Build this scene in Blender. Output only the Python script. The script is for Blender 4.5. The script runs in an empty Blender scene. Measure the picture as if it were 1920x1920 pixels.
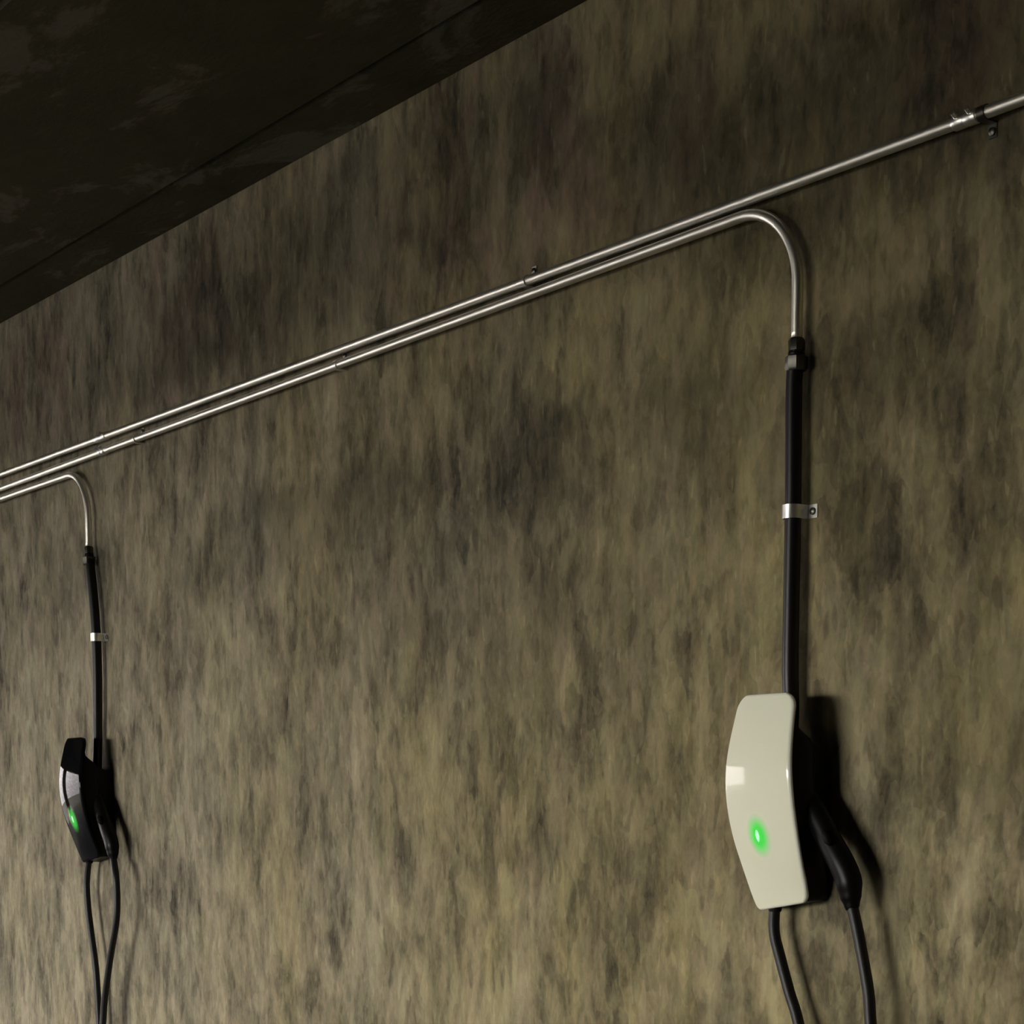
import bpy, bmesh, math, random
from mathutils import Vector, Matrix
random.seed(7)
S = bpy.context.scene
C = S.collection

# ---------------------------------------------------------------- camera
F, CX, CY = 3562.11, 953.56, 1845.66          # focal length / principal point, 1920 px frame
YAW, PITCH, ROLL = -0.9491, -0.0981, 0.0006
Z0 = 1.30                                     # height of the charger centres above the floor
CAM = Vector((2.2725, -2.2277, Z0 + 0.006))
fw = Vector((math.sin(YAW)*math.cos(PITCH), math.cos(YAW)*math.cos(PITCH), math.sin(PITCH)))
rr = Vector((math.cos(YAW), -math.sin(YAW), 0))
uu = rr.cross(fw)
r2 = rr*math.cos(ROLL) + uu*math.sin(ROLL)
u2 = -rr*math.sin(ROLL) + uu*math.cos(ROLL)
cd = bpy.data.cameras.new('camera')
cam = bpy.data.objects.new('camera', cd); C.objects.link(cam)
cam.matrix_world = Matrix(((r2.x, u2.x, -fw.x, CAM.x), (r2.y, u2.y, -fw.y, CAM.y),
                           (r2.z, u2.z, -fw.z, CAM.z), (0, 0, 0, 1)))
cd.sensor_fit = 'HORIZONTAL'; cd.sensor_width = 36; cd.lens = F*36/1920
cd.shift_x = (960-CX)/1920; cd.shift_y = (CY-960)/1920
cd.clip_start = 0.02; cd.clip_end = 200
S.camera = cam

def at(u, v, y):
    """pixel -> point on the plane y = const (the wall, or a known distance off it)"""
    d = fw + r2*((u-CX)/F) - u2*((v-CY)/F)
    return CAM + d*((y-CAM.y)/d.y)

# ---------------------------------------------------------------- light
W = bpy.data.worlds.new('sky'); S.world = W; W.use_nodes = True
bg = W.node_tree.nodes['Background']
bg.inputs['Color'].default_value = (1.0, 0.965, 0.88, 1)
bg.inputs['Strength'].default_value = 9.0
S.view_settings.view_transform = 'Standard'; S.view_settings.look = 'None'
S.view_settings.gamma = 1; S.view_settings.use_curve_mapping = False
S.view_settings.exposure = 2.05
S.cycles.max_bounces = 6; S.cycles.diffuse_bounces = 3; S.cycles.glossy_bounces = 3

ROOM_X0, ROOM_X1, ROOM_Y = -9.0, 5.0, -10.0
H = Z0 + 1.4514
LINTEL = 1.98
DOOR_A = (-5.4, 0.1)        # unseen opening added in the opposite wall for daylight (x range)
DOOR_B = (-7.4, -2.4)        # unseen opening added in the far end wall for daylight and reflections (y range)
LINTEL_B = 2.1
SLIT_B = (-1.9, -1.0)        # narrow unseen slot added beside it, mirrored as a strip in the black face
def portal(name, loc, rot, sx, sy):
    l = bpy.data.lights.new(name, 'AREA'); l.shape = 'RECTANGLE'; l.size = sx; l.size_y = sy
    l.cycles.is_portal = True
    o = bpy.data.objects.new(name, l); C.objects.link(o); o.location = loc; o.rotation_euler = rot
portal('daylight_portal', ((DOOR_A[0]+DOOR_A[1])/2, ROOM_Y-0.02, LINTEL/2), (math.pi/2, 0, 0), DOOR_A[1]-DOOR_A[0], LINTEL)
portal('daylight_portal', (ROOM_X0-0.02, (DOOR_B[0]+DOOR_B[1])/2, LINTEL_B/2), (math.pi/2, 0, -math.pi/2), DOOR_B[1]-DOOR_B[0], LINTEL_B)
portal('daylight_portal', (ROOM_X0-0.02, (SLIT_B[0]+SLIT_B[1])/2, LINTEL_B/2), (math.pi/2, 0, -math.pi/2), SLIT_B[1]-SLIT_B[0], LINTEL_B)

# ---------------------------------------------------------------- node helpers
class NT:
    def __init__(s, name):
        s.m = bpy.data.materials.new(name); s.m.use_nodes = True
        s.t = s.m.node_tree; s.b = s.t.nodes['Principled BSDF']
    def n(s, typ, **kw):
        o = s.t.nodes.new(typ)
        for k, v in kw.items():
            if k.startswith('i_'):
                key = k[2:]; key = int(key) if key.isdigit() else key
                s.set(o.inputs[key], v)
            else: setattr(o, k, v)
        return o
    def set(s, inp, v):
        if isinstance(v, bpy.types.NodeSocket): s.t.links.new(v, inp)
        else: inp.default_value = v
    def math(s, op, a, b=0.0, c=0.0, clamp=False):
        o = s.n('ShaderNodeMath', operation=op, use_clamp=clamp)
        s.set(o.inputs[0], a); s.set(o.inputs[1], b); s.set(o.inputs[2], c); return o.outputs[0]
    def mix(s, f, a, b, mode='MIX'):
        o = s.n('ShaderNodeMix', data_type='RGBA', blend_type=mode)
        s.set(o.inputs[0], f)
        for i, v in ((6, a), (7, b)):
            s.set(o.inputs[i], v if isinstance(v, bpy.types.NodeSocket) else (*v[:3], 1))
        return o.outputs[2]
    def coord(s): return s.n('ShaderNodeTexCoord').outputs['Object']
    def map(s, v, scale, loc=(0, 0, 0)):
        o = s.n('ShaderNodeMapping'); s.set(o.inputs[0], v); o.inputs['Scale'].default_value = scale
        o.inputs['Location'].default_value = loc; return o.outputs[0]
    dim = '3D'
    def noise(s, v, scale, detail=4, rough=.55, dist=0.0):
        o = s.n('ShaderNodeTexNoise'); o.noise_dimensions = s.dim; s.set(o.inputs['Vector'], v)
        o.inputs['Scale'].default_value = scale; o.inputs['Detail'].default_value = detail
        o.inputs['Roughness'].default_value = rough; o.inputs['Distortion'].default_value = dist
        return o.outputs['Fac']
    def ramp(s, f, a, b):
        o = s.n('ShaderNodeMapRange', interpolation_type='SMOOTHSTEP')
        s.set(o.inputs[0], f); o.inputs[1].default_value = a; o.inputs[2].default_value = b
        return o.outputs[0]
    def bump(s, h, strength, dist):
        o = s.n('ShaderNodeBump'); s.set(o.inputs['Height'], h)
        o.inputs['Strength'].default_value = strength; o.inputs['Distance'].default_value = dist
        s.t.links.new(o.outputs[0], s.b.inputs['Normal'])
    def fin(s, col=None, rough=None, metal=None, spec=None, coat=None):
        for k, v in (('Base Color', col), ('Roughness', rough), ('Metallic', metal),
                     ('Specular IOR Level', spec), ('Coat Weight', coat)):
            if v is not None:
                if k == 'Base Color' and not isinstance(v, bpy.types.NodeSocket): v = (*v, 1)
                s.set(s.b.inputs[k], v)
        return s.m

def plain(name, col, rough=.5, metal=0, spec=.5, var=.12, scale=60, coat=0, bump=0):
    t = NT(name); v = t.coord(); n = t.noise(v, scale)
    c = t.mix(n, tuple(x*(1-var) for x in col), tuple(x*(1+var) for x in col))
    if bump: t.bump(n, bump, .002)
    r = t.math('ADD', t.math('MULTIPLY', n, .1), rough-.05)
    return t.fin(c, r, metal, spec, coat)

# ---- board-marked, stained concrete of the long wall (object space = metres, z measured from the floor)
def wall_material():
    t = NT('stained_concrete'); v = t.coord()
    sx = t.n('ShaderNodeSeparateXYZ'); t.set(sx.inputs[0], v); X, Z = sx.outputs[0], sx.outputs[2]
    xz = t.n('ShaderNodeCombineXYZ'); t.set(xz.inputs[0], X); t.set(xz.inputs[1], Z); v = xz.outputs[0]
    t.dim = '2D'; map3 = t.map
    t.map = lambda v_, sc, loc=(0, 0, 0): map3(v_, (sc[0], sc[2], 1), (loc[0], loc[2], 0))
    big = t.noise(t.map(v, (1, 1, .8)), 1.7, 3, .5)
    blot = t.noise(t.map(v, (1, 1, .55), (3, 0, 1)), 6, 5, .6, .4)
    patchy = t.noise(t.map(v, (1, 1, .50), (9, 0, 6)), 13, 4, .6, .3)
    streak = t.noise(t.map(v, (1, 1, .26), (7, 0, 2)), 24, 2, .5, .3)
    streak2 = t.noise(t.map(v, (1, 1, .42), (1, 0, 5)), 52, 2, .5, .4)
    fine = t.noise(t.map(v, (1, 1, .6), (2, 0, 9)), 120, 2, .6)
    hue = t.noise(t.map(v, (1, 1, .4), (5, 0, 5)), 3.2, 3, .5)
    wv = t.n('ShaderNodeTexNoise', noise_dimensions='2D'); t.set(wv.inputs['Vector'], t.map(v, (1, 1, .5), (6, 0, 2)))
    wv.inputs['Scale'].default_value = 22; wv.inputs['Detail'].default_value = 3
    def cells(scale, sz, loc, warp):
        """flat irregular patches of laitance, taller than wide"""
        sc = t.n('ShaderNodeVectorMath', operation='MULTIPLY_ADD')
        t.set(sc.inputs[0], wv.outputs['Color']); sc.inputs[1].default_value = (warp, warp*2.5, 0); t.set(sc.inputs[2], v)
        o = t.n('ShaderNodeTexVoronoi', feature='F1', voronoi_dimensions='2D'); t.set(o.inputs['Vector'], t.map(sc.outputs[0], (1, 0, sz), loc))
        o.inputs['Scale'].default_value = scale
        c = t.n('ShaderNodeSeparateColor'); t.set(c.inputs[0], o.outputs['Color']); return c.outputs
    ca = cells(24, .30, (3, 0, 1), .05); cb_ = cells(58, .38, (8, 0, 5), .03)
    val = t.math('MULTIPLY_ADD', t.math('SUBTRACT', big, .5), .75, 1.0)
    for q, lo, hi, w_ in ((blot, .32, .68, .48), (patchy, .38, .62, .28), (streak, .38, .62, .24), (streak2, .40, .60, .12), (fine, .35, .65, .10), (ca[0], 0, 1, .24), (cb_[0], 0, 1, .22)):
        val = t.math('MULTIPLY_ADD', t.math('SUBTRACT', t.ramp(q, lo, hi), .5), w_, val)
    # ---- stains and patches of darker or paler tone: (u, v, half width m, half height m, depth)
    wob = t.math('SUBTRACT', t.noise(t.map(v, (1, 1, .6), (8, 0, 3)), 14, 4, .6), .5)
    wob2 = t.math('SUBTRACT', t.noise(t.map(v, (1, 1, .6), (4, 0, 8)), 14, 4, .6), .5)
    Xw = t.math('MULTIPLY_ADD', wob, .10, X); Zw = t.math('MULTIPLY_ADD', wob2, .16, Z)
    for (u, vv, a, b, dep, soft) in STAINS_AND_TONES:
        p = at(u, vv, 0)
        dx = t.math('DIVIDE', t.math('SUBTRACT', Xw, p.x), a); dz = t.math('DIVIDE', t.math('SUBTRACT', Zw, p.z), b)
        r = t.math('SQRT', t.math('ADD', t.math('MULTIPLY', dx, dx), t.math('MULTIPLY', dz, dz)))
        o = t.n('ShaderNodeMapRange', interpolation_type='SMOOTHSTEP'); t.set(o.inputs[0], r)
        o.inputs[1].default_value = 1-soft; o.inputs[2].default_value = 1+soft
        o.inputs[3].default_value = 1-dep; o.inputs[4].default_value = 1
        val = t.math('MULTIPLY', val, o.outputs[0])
    # pour joints: a run of darker drips hangs below each
    for zj, dep, ln in ((Z0+.735, .34, .36), (Z0-.058, .16, .12)):
        zz = t.math('SUBTRACT', zj, Zw)
        a_ = t.ramp(zz, -.05, .03); b_ = t.math('SUBTRACT', 1, t.ramp(zz, .02, ln))
        k = t.math('MULTIPLY', t.math('MULTIPLY', a_, b_), t.ramp(big, .40, .62))
        val = t.math('MULTIPLY', val, t.math('SUBTRACT', 1, t.math('MULTIPLY', k, dep)))
    # damp dark flecks and pale lime flecks
    fl = t.ramp(t.noise(t.map(v, (1, 1, .35), (11, 0, 4)), 26, 2, .5), .66, .74)
    val = t.math('MULTIPLY', val, t.math('SUBTRACT', 1, t.math('MULTIPLY', fl, .30)))
    pf = t.ramp(t.noise(t.map(v, (1, 1, .30), (15, 0, 6)), 48, 2, .5), .68, .76)
    val = t.math('ADD', val, t.math('MULTIPLY', pf, .28))
    val = t.math('MAXIMUM', val, .12)
    hx = t.math('ADD', t.ramp(X, -3.2, .3), t.math('MULTIPLY', t.math('SUBTRACT', hue, .5), 1.6), clamp=True)
    base = t.mix(hx, WALL_GREY, WALL_OLIVE)
    base = t.mix(t.math('MULTIPLY', ca[1], .30), base, (.225, .165, .125))
    base = t.mix(t.math('MULTIPLY', cb_[1], .22), base, (.165, .185, .105))
    rust = t.math('MULTIPLY', t.ramp(t.noise(t.map(v, (1, 1, .4), (2, 0, 14)), 4.5, 4, .6), .5, .68), t.ramp(Z, Z0+.75, Z0+1.15))
    base = t.mix(t.math('MULTIPLY', rust, .6), base, (.17, .115, .085))
    cb = t.n('ShaderNodeCombineColor')
    for i in range(3): t.set(cb.inputs[i], val)
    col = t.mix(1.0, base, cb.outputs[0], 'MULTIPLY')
    t.bump(t.math('MULTIPLY_ADD', streak2, .8, fine), .12, .004)
    return t.fin(col, .85, 0, .25)
WALL_GREY = (.235, .205, .143)
WALL_OLIVE = (.215, .178, .085)
STAINS_AND_TONES = [  # pixel u, v, half width, half height (m), depth, softness
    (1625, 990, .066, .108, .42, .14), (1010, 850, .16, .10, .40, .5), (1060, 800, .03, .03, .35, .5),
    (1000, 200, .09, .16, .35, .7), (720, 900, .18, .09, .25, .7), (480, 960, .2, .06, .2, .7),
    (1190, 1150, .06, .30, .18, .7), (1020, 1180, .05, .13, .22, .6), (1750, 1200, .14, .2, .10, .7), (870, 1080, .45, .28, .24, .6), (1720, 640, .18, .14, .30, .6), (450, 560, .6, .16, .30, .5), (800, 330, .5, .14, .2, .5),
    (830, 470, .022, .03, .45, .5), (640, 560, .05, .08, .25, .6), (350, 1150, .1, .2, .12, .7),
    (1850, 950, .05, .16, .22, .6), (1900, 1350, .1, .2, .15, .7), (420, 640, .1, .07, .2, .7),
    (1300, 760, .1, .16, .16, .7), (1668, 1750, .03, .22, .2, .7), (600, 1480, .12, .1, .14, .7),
    (1640, 230, .60, .17, .45, .45), (1250, 250, .25, .12, .25, .6), (300, 700, .5, .06, .2, .6), (1810, 1710, .14, .15, -.34, .6)]  # wide ellipses darken the wall towards the ceiling; negative depth makes it paler

PALE = 1.1
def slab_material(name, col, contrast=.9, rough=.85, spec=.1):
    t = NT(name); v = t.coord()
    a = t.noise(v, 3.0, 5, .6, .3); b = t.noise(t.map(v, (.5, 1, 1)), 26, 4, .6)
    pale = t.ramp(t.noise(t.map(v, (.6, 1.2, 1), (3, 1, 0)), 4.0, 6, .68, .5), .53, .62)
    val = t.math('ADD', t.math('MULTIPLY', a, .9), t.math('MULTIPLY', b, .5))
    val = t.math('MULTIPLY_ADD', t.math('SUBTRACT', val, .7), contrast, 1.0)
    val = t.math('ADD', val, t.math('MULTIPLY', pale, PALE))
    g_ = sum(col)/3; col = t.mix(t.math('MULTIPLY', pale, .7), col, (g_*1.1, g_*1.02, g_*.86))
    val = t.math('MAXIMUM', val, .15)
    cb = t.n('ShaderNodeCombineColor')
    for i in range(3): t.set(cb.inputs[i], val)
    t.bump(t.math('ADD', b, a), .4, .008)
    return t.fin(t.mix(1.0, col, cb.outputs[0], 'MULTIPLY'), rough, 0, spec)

M = {}
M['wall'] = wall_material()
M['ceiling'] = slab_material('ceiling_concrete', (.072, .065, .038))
M['floor'] = slab_material('floor_concrete', (.03, .027, .022), .3, .6, .1)
M['render'] = slab_material('rendered_wall', (.07, .062, .047), .3)
M['added_facade'] = slab_material('pale_render', (.30, .29, .325), .2)
M['asphalt'] = slab_material('asphalt', (.045, .043, .038), .3)
M['steel'] = plain('galvanised_steel', (.82, .80, .73), .40, 1.0, var=.05, scale=40)
M['zinc'] = plain('bright_zinc', (.92, .91, .87), .36, 1.0, var=.04)
M['dark_metal'] = plain('dark_cast_metal', (.12, .115, .10), .38, 1.0, var=.1)
M['rubber'] = plain('black_rubber', (.006, .006, .006), .45, 0, .35, var=.2)
M['flex'] = plain('black_flexible_pvc', (.006, .006, .006), .38, 0, .3, var=.2)
M['shell'] = plain('black_plastic', (.003, .003, .003), .36, 0, .12, var=.2)
M['matte'] = plain('matte_black_plastic', (.005, .005, .005), .7, 0, .2, var=.2)
M['white_glass'] = plain('white_glass', (.88, .88, .71), .07, 0, .4, var=.015, scale=5)
M['lit_white_rim'] = plain('white_glass_lit_edge', (.96, .96, .90), .2, 0, .3, var=.02, scale=5)  # rim highlight put into the colour: paler copy of the white glass
M['black_glass'] = plain('black_glass', (.004, .004, .005), .04, 0, .12, var=.05, scale=5)
def emit(name, col, st):
    t = NT(name); t.b.inputs['Base Color'].default_value = (*col, 1)
    t.b.inputs['Emission Color'].default_value = (*col, 1); t.b.inputs['Emission Strength'].default_value = st
    return t.m
M['led'] = emit('green_led', (.30, .9, .38), .28)
def lens(name, base, rough, st):
    """patch of face around the LED, its glow put into emission and tint; local object space, centred on the lamp"""
    t = NT(name); v = t.map(t.coord(), (1/.030, 0, 1/.040), (.006/.030, 0, .056/.040))
    d = t.n('ShaderNodeVectorMath', operation='LENGTH'); t.set(d.inputs[0], v)
    f = t.math('SUBTRACT', 1, t.ramp(d.outputs['Value'], .30, 1.0))
    t.set(t.b.inputs['Emission Color'], (.035, .62, .06, 1))
    t.set(t.b.inputs['Emission Strength'], t.math('MULTIPLY', f, st))
    t.set(t.b.inputs['Base Color'], t.mix(t.math('MULTIPLY', f, .95), base, (.03, .30, .03))); t.b.inputs['Roughness'].default_value = rough
    t.b.inputs['Specular IOR Level'].default_value = .3
    return t.m
M['led_white'] = lens('green_glow_white', (.88, .88, .71), .07, .20)
M['led_black'] = lens('green_glow_black', (.004, .004, .005), .05, .12)

# ---------------------------------------------------------------- mesh helpers
def obj(name, bm, mat, parent=None, smooth=True, loc=None):
    me = bpy.data.meshes.new(name); bm.normal_update(); bm.to_mesh(me); bm.free()
    if smooth:
        for p in me.polygons: p.use_smooth = True
    me.materials.append(M[mat])
    o = bpy.data.objects.new(name, me); C.objects.link(o)
    if parent: o.parent = parent
    if loc is not None: o.location = loc
    return o
def tag(o, label, cat, group=None):
    o['label'] = label; o['category'] = cat
    if group: o['group'] = group
    return o
def empty(name, loc, label, cat, group=None):
    o = bpy.data.objects.new(name, None); o.empty_display_size = .05; C.objects.link(o); o.location = loc
    return tag(o, label, cat, group)
def structure(o, label, cat='structure'):
    o['kind'] = 'structure'; o['label'] = label; o['category'] = cat; return o

def sharp(o, ang=35):
    me = o.data; bm = bmesh.new(); bm.from_mesh(me)
    for e in bm.edges:
        if len(e.link_faces) == 2 and e.calc_face_angle(0) > math.radians(ang): e.smooth = False
    bm.to_mesh(me); bm.free(); return o

def spline(pts, n=10):
    pts = [Vector(p) for p in pts]; out = []
    for i in range(len(pts)-1):
        p0 = pts[max(i-1, 0)]; p1 = pts[i]; p2 = pts[i+1]; p3 = pts[min(i+2, len(pts)-1)]
        for k in range(n):
            t = k/n
            out.append(.5*((2*p1)+(p2-p0)*t+(2*p0-5*p1+4*p2-p3)*t*t+(3*p1-p0-3*p2+p3)*t**3))
    return out+[pts[-1]]

def tube(path, rad, seg=18, bm=None, cap=True, squash=1.0):
    """swept tube; rad = number or list of radii along the path"""
    bm = bm or bmesh.new(); path = [Vector(p) for p in path]
    R = rad if isinstance(rad, (list, tuple)) else [rad]*len(path)
    rings = []; nrm = None
    for i, p in enumerate(path):
        t = (path[min(i+1, len(path)-1)]-path[max(i-1, 0)]).normalized()
        if nrm is None:
            a = Vector((0, -1, 0)) if abs(t.y) < .9 else Vector((1, 0, 0))
            nrm = (a-t*a.dot(t)).normalized()
        else: nrm = (nrm-t*nrm.dot(t)).normalized()
        b = t.cross(nrm)
        rings.append([bm.verts.new(p+(nrm*math.cos(2*math.pi*k/seg)*squash+b*math.sin(2*math.pi*k/seg))*R[i]) for k in range(seg)])
    for i in range(len(rings)-1):
        for k in range(seg):
            bm.faces.new((rings[i][k], rings[i][(k+1) % seg], rings[i+1][(k+1) % seg], rings[i+1][k]))
    if cap:
        bm.faces.new(rings[0][::-1]); bm.faces.new(rings[-1])
    bmesh.ops.recalc_face_normals(bm, faces=bm.faces)
    return bm

def box(bm, lo, hi, bev=0.0):
    g = bmesh.ops.create_cube(bm, size=1)
    for v in g['verts']:
        v.co = Vector([lo[i]+(v.co[i]+.5)*(hi[i]-lo[i]) for i in range(3)])
    if bev:
        es = list({e for v in g['verts'] for e in v.link_edges})
        bmesh.ops.bevel(bm, geom=es, offset=bev, segments=2, profile=.5, affect='EDGES')
    return bm

def extrude_profile(prof, axis_range, axis, nx=1):
    """prof: list of 2-D points (closed), swept along x"""
    bm = bmesh.new(); a, b = axis_range
    rings = [[bm.verts.new((a+(b-a)*i/nx, p[0], p[1])) for p in prof] for i in range(nx+1)]
    n = len(prof)
    for i in range(nx):
        for k in range(n): bm.faces.new((rings[i][k], rings[i][(k+1) % n], rings[i+1][(k+1) % n], rings[i+1][k]))
    bm.faces.new(rings[0][::-1]); bm.faces.new(rings[-1])
    bmesh.ops.recalc_face_normals(bm, faces=bm.faces); return bm

# ---------------------------------------------------------------- the setting
T = .25
j1, j2 = Z0+.735, Z0-.058
prof = [(0, 0), (.0, j2-.012), (-.0012, j2+.012), (-.0012, H), (-.0012, H+.15), (T, H+.15), (T, 0)]
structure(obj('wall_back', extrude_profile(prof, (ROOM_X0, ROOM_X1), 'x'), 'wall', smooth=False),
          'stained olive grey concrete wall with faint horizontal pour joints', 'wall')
# ceiling: cast slab with recessed board joints next to the wall
def cy(y0, y1): return [(y0, H)], y1
cp = [(-.002, H+.001), (-.150, H+.001), (-.153, H+.014), (-.166, H+.014), (-.170, H-.004),
      (-.86, H-.004), (-.864, H+.008), (-.876, H+.008), (-.88, H), (ROOM_Y, H), (ROOM_Y, H+.15), (-.002, H+.15)]
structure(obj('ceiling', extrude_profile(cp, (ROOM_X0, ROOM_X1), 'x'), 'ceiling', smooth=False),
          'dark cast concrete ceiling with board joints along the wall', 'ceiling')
structure(obj('floor', box(bmesh.new(), (ROOM_X0, ROOM_Y, -.2), (ROOM_X1, T, 0)), 'floor', smooth=False),
          'grey concrete garage floor', 'floor')
bm = box(bmesh.new(), (ROOM_X0-T, ROOM_Y-T, 0), (DOOR_A[0], ROOM_Y, H+.15))
box(bm, (DOOR_A[1], ROOM_Y-T, 0), (ROOM_X1+T, ROOM_Y, H+.15)); box(bm, (DOOR_A[0], ROOM_Y-T, LINTEL), (DOOR_A[1], ROOM_Y, H+.15))
structure(obj('wall_front', bm, 'render', smooth=False), 'plain rendered garage wall with a wide opening added for daylight', 'wall')
bm = box(bmesh.new(), (ROOM_X0-T, ROOM_Y, 0), (ROOM_X0, DOOR_B[0], H+.15))
box(bm, (ROOM_X0-T, DOOR_B[1], 0), (ROOM_X0, SLIT_B[0], H+.15)); box(bm, (ROOM_X0-T, SLIT_B[1], 0), (ROOM_X0, T, H+.15))
box(bm, (ROOM_X0-T, DOOR_B[0], LINTEL_B), (ROOM_X0, DOOR_B[1], H+.15)); box(bm, (ROOM_X0-T, SLIT_B[0], LINTEL_B), (ROOM_X0, SLIT_B[1], H+.15))
structure(obj('wall_left', bm, 'render', smooth=False), 'plain rendered end wall with openings added for daylight', 'wall')
structure(obj('wall_right', box(bmesh.new(), (ROOM_X1, ROOM_Y, 0), (ROOM_X1+T, T, H+.15)), 'render', smooth=False),
          'plain rendered end wall without openings', 'wall')
structure(obj('ground_outside', box(bmesh.new(), (-60, -60, -.4), (60, 60, -.21)), 'asphalt', smooth=False),
          'flat asphalt ground outside the garage', 'ground')

structure(obj('added_wall_outside', box(bmesh.new(), (-15.3, -16, -.21), (-15, 6, 6.5)), 'added_facade', smooth=False),
          'unseen pale lilac grey wall added to dim and tint the daylight', 'wall')  # unseen wall added for its tint in the charger face reflections

# ---------------------------------------------------------------- steel conduits on the wall
OFF = -.023; RC = .0092                     # pipe axis stands off the wall; 18 mm tube
def wallpt(u, v, y=OFF): return at(u, v, y)
def elbow(xh, xv, zh, zv, R, y=OFF, n=16):
    """horizontal run from xh at height zh, bend of radius R, down to (xv, zv)"""
    pts = [Vector((xh + (xv-R-xh)*i/24, y, zh)) for i in range(25)]
    pts += [Vector((xv-R+R*math.sin(a), y, zh-R+R*math.cos(a))) for a in [math.pi/2*i/n for i in range(1, n+1)]]
    pts += [Vector((xv, y, zh-R+(zv-zh+R)*i/8)) for i in range(1, 9)]
    return pts
def level(z0, z1, x, x0=-3.06, x1=.43): return z0+(z1-z0)*(x-x0)/(x1-x0)

cA = empty('steel_conduit', (0, 0, 0), 'long straight steel conduit, uppermost on the wall, running past both chargers', 'conduit', 'steel conduits on the wall')
xs = [ROOM_X0+.05+(4.6-(ROOM_X0+.05))*i/60 for i in range(61)]
obj('pipe', tube([(x, OFF, level(at(100, 853.5, OFF).z, at(1910, 188, OFF).z, x)) for x in xs], RC), 'steel', cA)
cB = empty('steel_conduit', (0, 0, 0), 'steel conduit that bends down towards the white-faced charger', 'conduit', 'steel conduits on the wall')
XB = at(1495, 560, OFF).x; ZBe = wallpt(1491, 637).z
ZB1 = at(1350, 421, OFF).z; ZB0 = at(100, 880, OFF).z
pB = [Vector((p.x, p.y, p.z)) for p in elbow(ROOM_X0+.05, XB, ZB1, ZBe, .135)]
for p in pB:
    if p.x < -.3: p.z -= (ZB1-ZB0)*min(1.2, (-.3-p.x)/2.76)
obj('pipe', tube(pB, RC), 'steel', cB)
cC = empty('steel_conduit', (0, 0, 0), 'steel conduit that bends down towards the black-faced charger', 'conduit', 'steel conduits on the wall')
XC = at(165.5, 980, OFF).x; ZCe = wallpt(166, 1026).z
pC = elbow(ROOM_X0+.05, XC, at(85, 906, OFF).z, ZCe, .135)
obj('pipe', tube(pC, RC), 'steel', cC)

def coupling(parent, x, z, ln=.048):
    """set-screw coupling: sleeve with rolled ends and two screws"""
    prof_ = [(-.5, .0102), (-.46, .0111), (-.06, .0111), (-.03, .0104), (.03, .0104), (.06, .0111), (.46, .0111), (.5, .0102)]
    c = obj('coupling', tube([(x+a*ln, OFF, z) for a, r in prof_], [r for a, r in prof_]), 'zinc', parent)
    sharp(c)
    for s in (-.28, .28):
        k = obj('set_screw', tube([(x+s*ln, OFF-.009, z+.005), (x+s*ln, OFF-.0165, z+.0095)], .0036, 10), 'zinc', c); sharp(k)
    return c
coupling(cA, wallpt(190, 818).x, level(at(100, 853.5, OFF).z, at(1910, 188, OFF).z, wallpt(190, 818).x), .075)
coupling(cA, wallpt(1812, 225).x-.0, level(at(100, 853.5, OFF).z, at(1910, 188, OFF).z, .34), .045)
zb = lambda x: ZB1-(ZB1-ZB0)*min(1.2, max(0, (-.3-x)/2.76))
coupling(cB, wallpt(193, 848).x, zb(wallpt(193, 848).x), .04)

def strap(x, z, vertical, side, label, mat='zinc', r=RC, off=OFF, wid=.014):
    """one-hole strap: band arched over the pipe, foot screwed to the wall on one side"""
    e = empty('pipe_strap', (x, 0, z), label, 'pipe strap', 'pipe straps')
    bm = bmesh.new(); th = .0018; ro = r+th; n = 14
    prof_ = []                                                   # (across, out of the wall) seen along the pipe
    for i in range(n+1):
        a = math.pi*i/n; prof_.append((math.cos(a), math.sin(a)))
    outer = [(-ro, 0.001)]+[(-c*ro, -off+s*ro) for c, s in prof_]+[(ro, .0032), (ro+.020, .0032), (ro+.020, .001)]
    inner = [(ro-th, .001)]+[(c*r, -off+s*r) for c, s in prof_]+[(-r, .001)]
    loop = outer+inner
    def P(q, w): 
        a = q[0]*side
        return (a, -q[1], w) if vertical else (w, -q[1], a)
    v0 = [bm.verts.new(P(q, -wid/2)) for q in loop]; v1 = [bm.verts.new(P(q, wid/2)) for q in loop]
    m = len(loop)
    for k in range(m): bm.faces.new((v0[k], v0[(k+1) % m], v1[(k+1) % m], v1[k]))
    no, ni = len(outer), len(inner)
    for vs in (v0, v1):
        ou = vs[:no]; inn = vs[no:][::-1]                        # matching order
        for k in range(ni-1): bm.faces.new((ou[k], ou[k+1], inn[k+1], inn[k]))
        bm.faces.new((ou[ni-1], ou[ni], ou[ni+1], ou[no-1])) if no-1 > ni+1 else None
    bmesh.ops.recalc_face_normals(bm, faces=bm.faces)
    sharp(obj('band', bm, mat, e))
    a = (ro+.011)*side
    c = Vector((a, -.0032, 0)) if vertical else Vector((0, -.0032, a))
    k = obj('screw', tube([c+Vector((0, 0, 0)), c+Vector((0, -.003, 0)), c+Vector((0, -.0045, 0))], [.0062, .0058, .003], 12), 'dark_metal', e); sharp(k)
    return e
x = wallpt(1845, 211).x; strap(x, level(at(100, 853.5, OFF).z, at(1910, 188, OFF).z, x), False, -1, 'dark one-hole strap on the uppermost conduit, right of the downward bend', 'dark_metal')
x = wallpt(986, 522).x; strap(x, level(at(100, 853.5, OFF).z, at(1910, 188, OFF).z, x), False, 1, 'one-hole strap on the uppermost conduit with its foot pointing up', 'steel')
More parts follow.
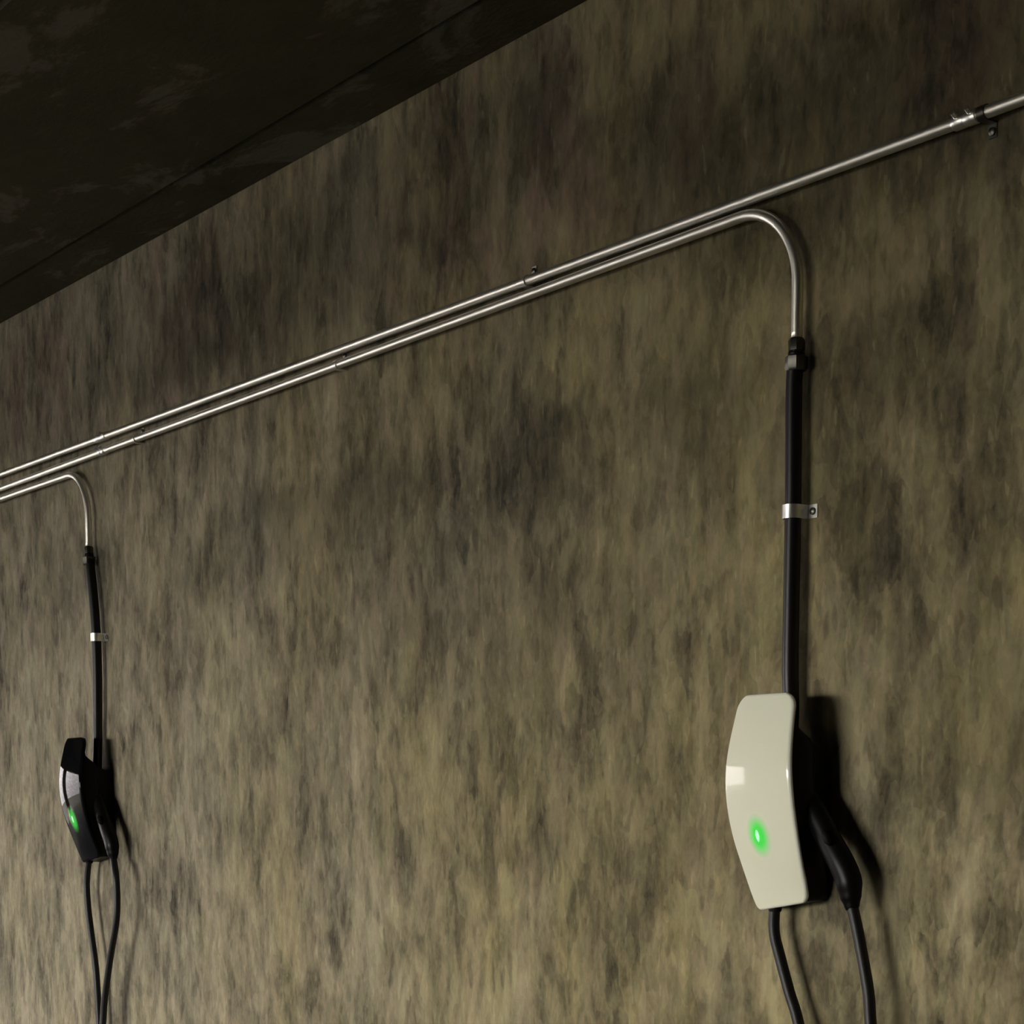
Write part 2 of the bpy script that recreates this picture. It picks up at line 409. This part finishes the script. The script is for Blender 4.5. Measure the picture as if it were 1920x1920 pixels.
x = wallpt(633, 686).x; strap(x, zb(x), False, 1, 'one-hole strap on the middle conduit between the two chargers', 'steel')
x = wallpt(255, 826).x; strap(x, zb(x), False, 1, 'one-hole strap on the middle conduit just past the elbow of the lowest conduit', 'steel')

# ---------------------------------------------------------------- flexible conduits down to the chargers
def flexible(label, pts, top, r):
    e = empty('flexible_conduit', (0, 0, 0), label, 'conduit', 'black flexible conduits')
    obj('hose', tube(spline(pts, 10), r, 20), 'flex', e)
    x, y, z = top
    # connector between rigid pipe and hose: compression nut, hexagonal body, gland nut
    k = obj('compression_nut', tube([(x, y, z+.002), (x, y, z-.002), (x, y, z-.018), (x, y, z-.020)], [.0105, .0135, .0135, .011], 8), 'dark_metal', e); sharp(k)
    k = obj('connector_body', tube([(x, y, z-.018), (x, y, z-.030)], .0115, 16), 'dark_metal', e); sharp(k)
    k = obj('gland_nut', tube([(x, y, z-.026), (x, y, z-.028), (x, y, z-.046), (x, y, z-.050)], [.016, .0185, .0185, .0155], 8), 'dark_metal', e); sharp(k)
    return e
RF = .0135
fy = -.024
ptsB = [(XB, OFF, ZBe-.02)]+[tuple(wallpt(u, v, fy)) for u, v in ((1489, 720), (1488, 840), (1487, 960), (1484, 1120), (1482, 1250))]+[(-.012, -.022, Z0+.15), (-.012, -.024, Z0+.07)]
flexible('black flexible conduit running down into the white-faced charger', ptsB, (XB, OFF, ZBe), RF)
ptsC = [(XC, OFF, ZCe-.02)]+[tuple(wallpt(u, v, fy)) for u, v in ((170, 1070), (176, 1130), (180.5, 1195), (182.5, 1260), (183, 1330))]+[(-2.800, -.022, Z0+.16), (-2.805, -.024, Z0+.07)]
flexible('black flexible conduit running down into the black-faced charger', ptsC, (XC, OFF, ZCe), RF)
p = wallpt(1485, 960, fy); strap(p.x, p.z, True, 1, 'bright strap on the flexible conduit above the white-faced charger', 'zinc', RF+.0008, fy, .022)
p = wallpt(180.5, 1195, fy); strap(p.x, p.z, True, 1, 'bright strap on the flexible conduit above the black-faced charger', 'zinc', RF+.0008, fy, .022)

# ---------------------------------------------------------------- chargers
PROFILE = [  # z, half width, depth of the face off the wall (measured)
    (.1725, .0655, .0905), (.165, .0662, .0930), (.135, .0680, .0998), (.105, .0713, .1063), (.075, .0740, .1112), (.045, .0762, .1130),
    (.015, .0776, .1111), (-.015, .0778, .1062), (-.045, .0769, .0989), (-.075, .0748, .0896), (-.105, .0711, .0782),
    (-.135, .0660, .0655), (-.165, .0600, .0532), (-.1725, .0570, .0502)]
def prof_at(z):
    P = PROFILE
    for i in range(len(P)-1):
        if P[i][0] >= z >= P[i+1][0]:
            f = (P[i][0]-z)/(P[i][0]-P[i+1][0])
            p0 = P[max(i-1, 0)]; p1 = P[i]; p2 = P[i+1]; p3 = P[min(i+2, len(P)-1)]
            return [p1[k]+(p2[k]-p1[k])*f for k in (1, 2)]
    return list(P[0][1:]) if z > P[0][0] else list(P[-1][1:])
def smooth_prof(z):
    acc = [0, 0]; n = 0
    for d in (-.012, -.006, 0, .006, .012):
        q = prof_at(max(-.1725, min(.1725, z+d))); acc[0] += q[0]; acc[1] += q[1]; n += 1
    return acc[0]/n, acc[1]/n
SAG = .0045                                                     # sideways crown of the face
RCT, RCN = .026, .013                                                      # corner radius
def half_w(z):
    w, d = smooth_prof(z); e = .1725-abs(z)
    r_ = RCT if z > 0 else RCN
    if e < r_: w -= r_-math.sqrt(max(0, r_**2-(r_-e)**2))
    return w, d
def lean(x, z):
    """the lower edge of the unit runs up slightly towards its connector side"""
    t_ = max(0, min(1, (-.09-z)/.08)); return z+.010*(x/.06)*t_*t_*(3-2*t_)
def face_rows():
    zs = [.1725*math.cos(math.pi*i/56) for i in range(57)]
    return zs
def plate(th, inset, extra):
    """curved plate following the face: extra = set back from the face, th = thickness"""
    bm = bmesh.new(); zs = face_rows(); nx = 28; rl = .0042
    front, back = [], []
    for z in zs:
        w, d = half_w(z); w = max(w-inset, .004); zz = z*(1-inset/.1725)
        f, b = [], []
        for k in range(nx+1):
            s = -1+2*k/nx; s = math.sin(s*math.pi/2); cr = SAG*(w/.0778)**2*s*s
            ed = max(0, min(w*(1-abs(s)), .1725-abs(z)))              # rolled edge
            dr = rl-math.sqrt(max(0, rl*rl-(rl-ed)**2)) if ed < rl else 0
            f.append(bm.verts.new((w*s, -(d-extra-cr-dr), lean(w*s, zz)))); b.append(bm.verts.new((w*s, -(d-extra-cr-th), lean(w*s, zz))))
        front.append(f); back.append(b)
    n = len(zs)
    for i in range(n-1):
        for k in range(nx):
            ff = bm.faces.new((front[i][k], front[i][k+1], front[i+1][k+1], front[i+1][k]))
            if k in (0, 1, nx-2, nx-1) or i < 3 or i > n-5: ff.material_index = 1
            bm.faces.new((back[i][k], back[i+1][k], back[i+1][k+1], back[i][k+1]))
        for k in (0, nx): bm.faces.new((front[i][k], front[i+1][k], back[i+1][k], back[i][k])).material_index = 1
    for i in (0, n-1):
        for k in range(nx): bm.faces.new((front[i][k], front[i][k+1], back[i][k+1], back[i][k])).material_index = 1
    bmesh.ops.recalc_face_normals(bm, faces=bm.faces); return bm
def shell():
    """black housing behind the face: flares gently towards the back, closed top with rounded rear edge"""
    bm = bmesh.new(); rings = []
    zs = [.1725*math.cos(math.pi*i/40)*.985 for i in range(41)]
    dep = .044
    for z in zs:
        w, d = half_w(z); w -= .002; d -= .0072; dd = min(dep, d-.004)
        u_ = max(0, min(1, (.128-z)/.040)); u_ = u_*u_*(3-2*u_)  # only a thin backing behind the overhanging top
        dd = .004+(dd-.004)*u_
        cr = SAG*(w/.0778)**2
        fl = .006*u_
        half = [(w, d-cr), (w+fl*.45, d-cr-dd*.18), (w+fl*.85, d-cr-dd*.5), (w+fl, d-cr-dd*.85), (w+fl-.003, d-dd-cr)]
        loop = [(x_, -y_) for x_, y_ in half]+[(-x_, -y_) for x_, y_ in half[::-1]]
        rings.append([bm.verts.new((a, b, lean(a, z))) for a, b in loop])
    m = len(rings[0])
    for i in range(len(rings)-1):
        for k in range(m): bm.faces.new((rings[i][k], rings[i][(k+1) % m], rings[i+1][(k+1) % m], rings[i+1][k]))
    bm.faces.new(rings[0]); bm.faces.new(rings[-1][::-1])
    bmesh.ops.recalc_face_normals(bm, faces=bm.faces); return bm
def base():
    """matte mounting box between housing and wall, with a sloping top"""
    bm = bmesh.new(); rings = []
    for i in range(21):
        f = i/20
        zf = .098+(-.168-.098)*f; zb_ = .070+(-.152-.070)*f      # front edge / wall edge heights
        w, d = half_w(zf); df = max(d-.040, .012); wf = min(w-.004, .070)
        wb = .064-.010*abs(f-.4)
        loop = [(wf, -df, zf), (wb, -.0005, zb_), (-wb, -.0005, zb_), (-wf, -df, zf)]
        rings.append([bm.verts.new((q[0], q[1], lean(q[0], q[2]))) for q in loop])
    for i in range(20):
        for k in range(4): bm.faces.new((rings[i][k], rings[i][(k+1) % 4], rings[i+1][(k+1) % 4], rings[i+1][k]))
    bm.faces.new(rings[0]); bm.faces.new(rings[-1][::-1])
    bmesh.ops.recalc_face_normals(bm, faces=bm.faces); return bm
def patch(cx_, cz, hw, hh, lift, nx=8, nz=10, power=2.6):
    """small rounded patch lying on the curved face"""
    bm = bmesh.new(); rows = []
    c = None; ring = []
    def P(x_, z_):
        w, d = smooth_prof(z_); return (x_, -(d+lift-SAG*(w/.0778)**2*(x_/w)**2), z_)
    rads = [0, .35, .7, 1.0]; n = 24; prev = None
    cv = bm.verts.new(P(cx_, cz))
    for r_ in rads[1:]:
        cur = []
        for k in range(n):
            a = 2*math.pi*k/n; ca, sa = math.cos(a), math.sin(a)
            s_ = (abs(ca)**power+abs(sa)**power)**(-1/power)
            x_, y_, z_ = P(cx_+hw*r_*ca*s_, cz+hh*r_*sa*s_)
            cur.append(bm.verts.new((x_, y_ + (lift*.9 if r_ == 1.0 else 0), z_)))
        for k in range(n):
            if prev is None: bm.faces.new((cv, cur[k], cur[(k+1) % n]))
            else: bm.faces.new((prev[k], cur[k], cur[(k+1) % n], prev[(k+1) % n]))
        prev = cur
    bmesh.ops.recalc_face_normals(bm, faces=bm.faces); return bm

RCB = .0095
LX = -.006
GY = -.036
def charger(cx_, glass, label, strandA, strandB):
    GX = strandA[0][0]
    o = Vector((cx_, 0, Z0))
    e = empty('wall_charger', o, label, 'car charger', 'wall chargers')
    sharp(obj('mounting_base', base(), 'matte', e), 50)
    sharp(obj('housing', shell(), 'shell', e), 60)
    f = obj('faceplate', plate(.006, 0, 0), glass, e)
    f.data.materials.append(M['lit_white_rim' if glass == 'white_glass' else glass])
    f['label'] = ('glossy white curved faceplate' if glass == 'white_glass' else 'glossy black curved faceplate')
    sharp(f, 70)
    q = patch(LX, -.056, .030, .040, .0004, power=2.0); s = obj('status_light', q, 'led_'+glass[:5], e); s['label'] = 'green glowing status light'
    q = patch(LX-.003, -.056, .0048, .0105, .0016, power=1.5); k = obj('light_core', q, 'led', s)
    # connector handle docked on the side facing +x, its tail turning down into the cable
    hp = spline([(.060, -.052, .012), (.082, -.054, -.020), (.112, -.054, -.062), (.138, -.053, -.096), (.152, -.051, -.122), (.1575, -.050, -.150), (.161, -.050, -.170)], 6)
    n = len(hp)
    def hr(t):
        ks = [(0, .017), (.25, .021), (.5, .0225), (.7, .0225), (.82, .0185), (.92, .0135), (1, .0105)]
        for a, b_ in zip(ks, ks[1:]):
            if a[0] <= t <= b_[0]:
                u_ = (t-a[0])/(b_[0]-a[0]); u_ = u_*u_*(3-2*u_); return a[1]+(b_[1]-a[1])*u_
    h = obj('connector_handle', tube(hp, [hr(i/(n-1)) for i in range(n)], 18, squash=.85), 'shell', e)
    bm = tube([(.118, -.0725, -.046), (.122, -.0745, -.052), (.128, -.0740, -.062), (.132, -.0715, -.068)], [.003, .006, .006, .003], 10)
    obj('release_button', bm, 'matte', h)
    g = obj('cable_gland', tube([(GX, GY, -.160), (GX, GY, -.172), (GX, GY, -.178), (GX, GY, -.182)], [.0112, .0112, .0112, .0100], 16), 'matte', e); sharp(g)
    pts = strandA+strandB[::-1]
    obj('charging_cable', tube(spline(pts, 8), RCB, 14), 'rubber', e)
    return e
def rel(lst, y, cx_):
    out = []
    for i, (u, v) in enumerate(lst):
        q = at(u, v, y); out.append((q.x-cx_, q.y, q.z-Z0))
    return out
cxR, cxL = 0.0, -2.8046
a = [(-.028, GY, -.165)]+rel([(1451.5, 1745), (1464, 1800), (1480, 1860), (1497, 1918)], GY, cxR)
a += [(a[-1][0]+.035, -.042, -.46), (a[-1][0]+.07, -.045, -.62), (a[-1][0]+.09, -.05, -.85), (a[-1][0]+.13, -.05, -1.02)]
b = [(.1595, -.050, -.160)]+rel([(1608, 1745), (1620, 1810), (1629, 1865), (1632.5, 1918)], -.050, cxR)
b += [(b[-1][0]+.02, -.052, -.48), (b[-1][0]+.05, -.053, -.66), (b[-1][0]+.07, -.052, -.86), (b[-1][0]+.06, -.051, -1.0)]
charger(cxR, 'white_glass', 'charger with a glossy white face and green light below the bent conduit', a, b)
a = [(-.040, GY, -.165)]+rel([(162.5, 1655), (165, 1700), (171, 1750), (180, 1820), (186, 1918)], GY, cxL)
a += [(a[-1][0]+.015, -.040, -.78), (a[-1][0]+.03, -.040, -.92), (a[-1][0]+.02, -.045, -1.06)]
b = [(.1595, -.050, -.160)]+rel([(217, 1640), (219.5, 1685), (217.5, 1730), (206, 1800), (196, 1875), (193, 1918)], -.064, cxL)
b += [(b[-1][0]-.03, -.066, -.78), (b[-1][0]-.055, -.066, -.92), (b[-1][0]-.04, -.064, -1.06)]
charger(cxL, 'black_glass', 'charger with a glossy black face below the far conduit', a, b)
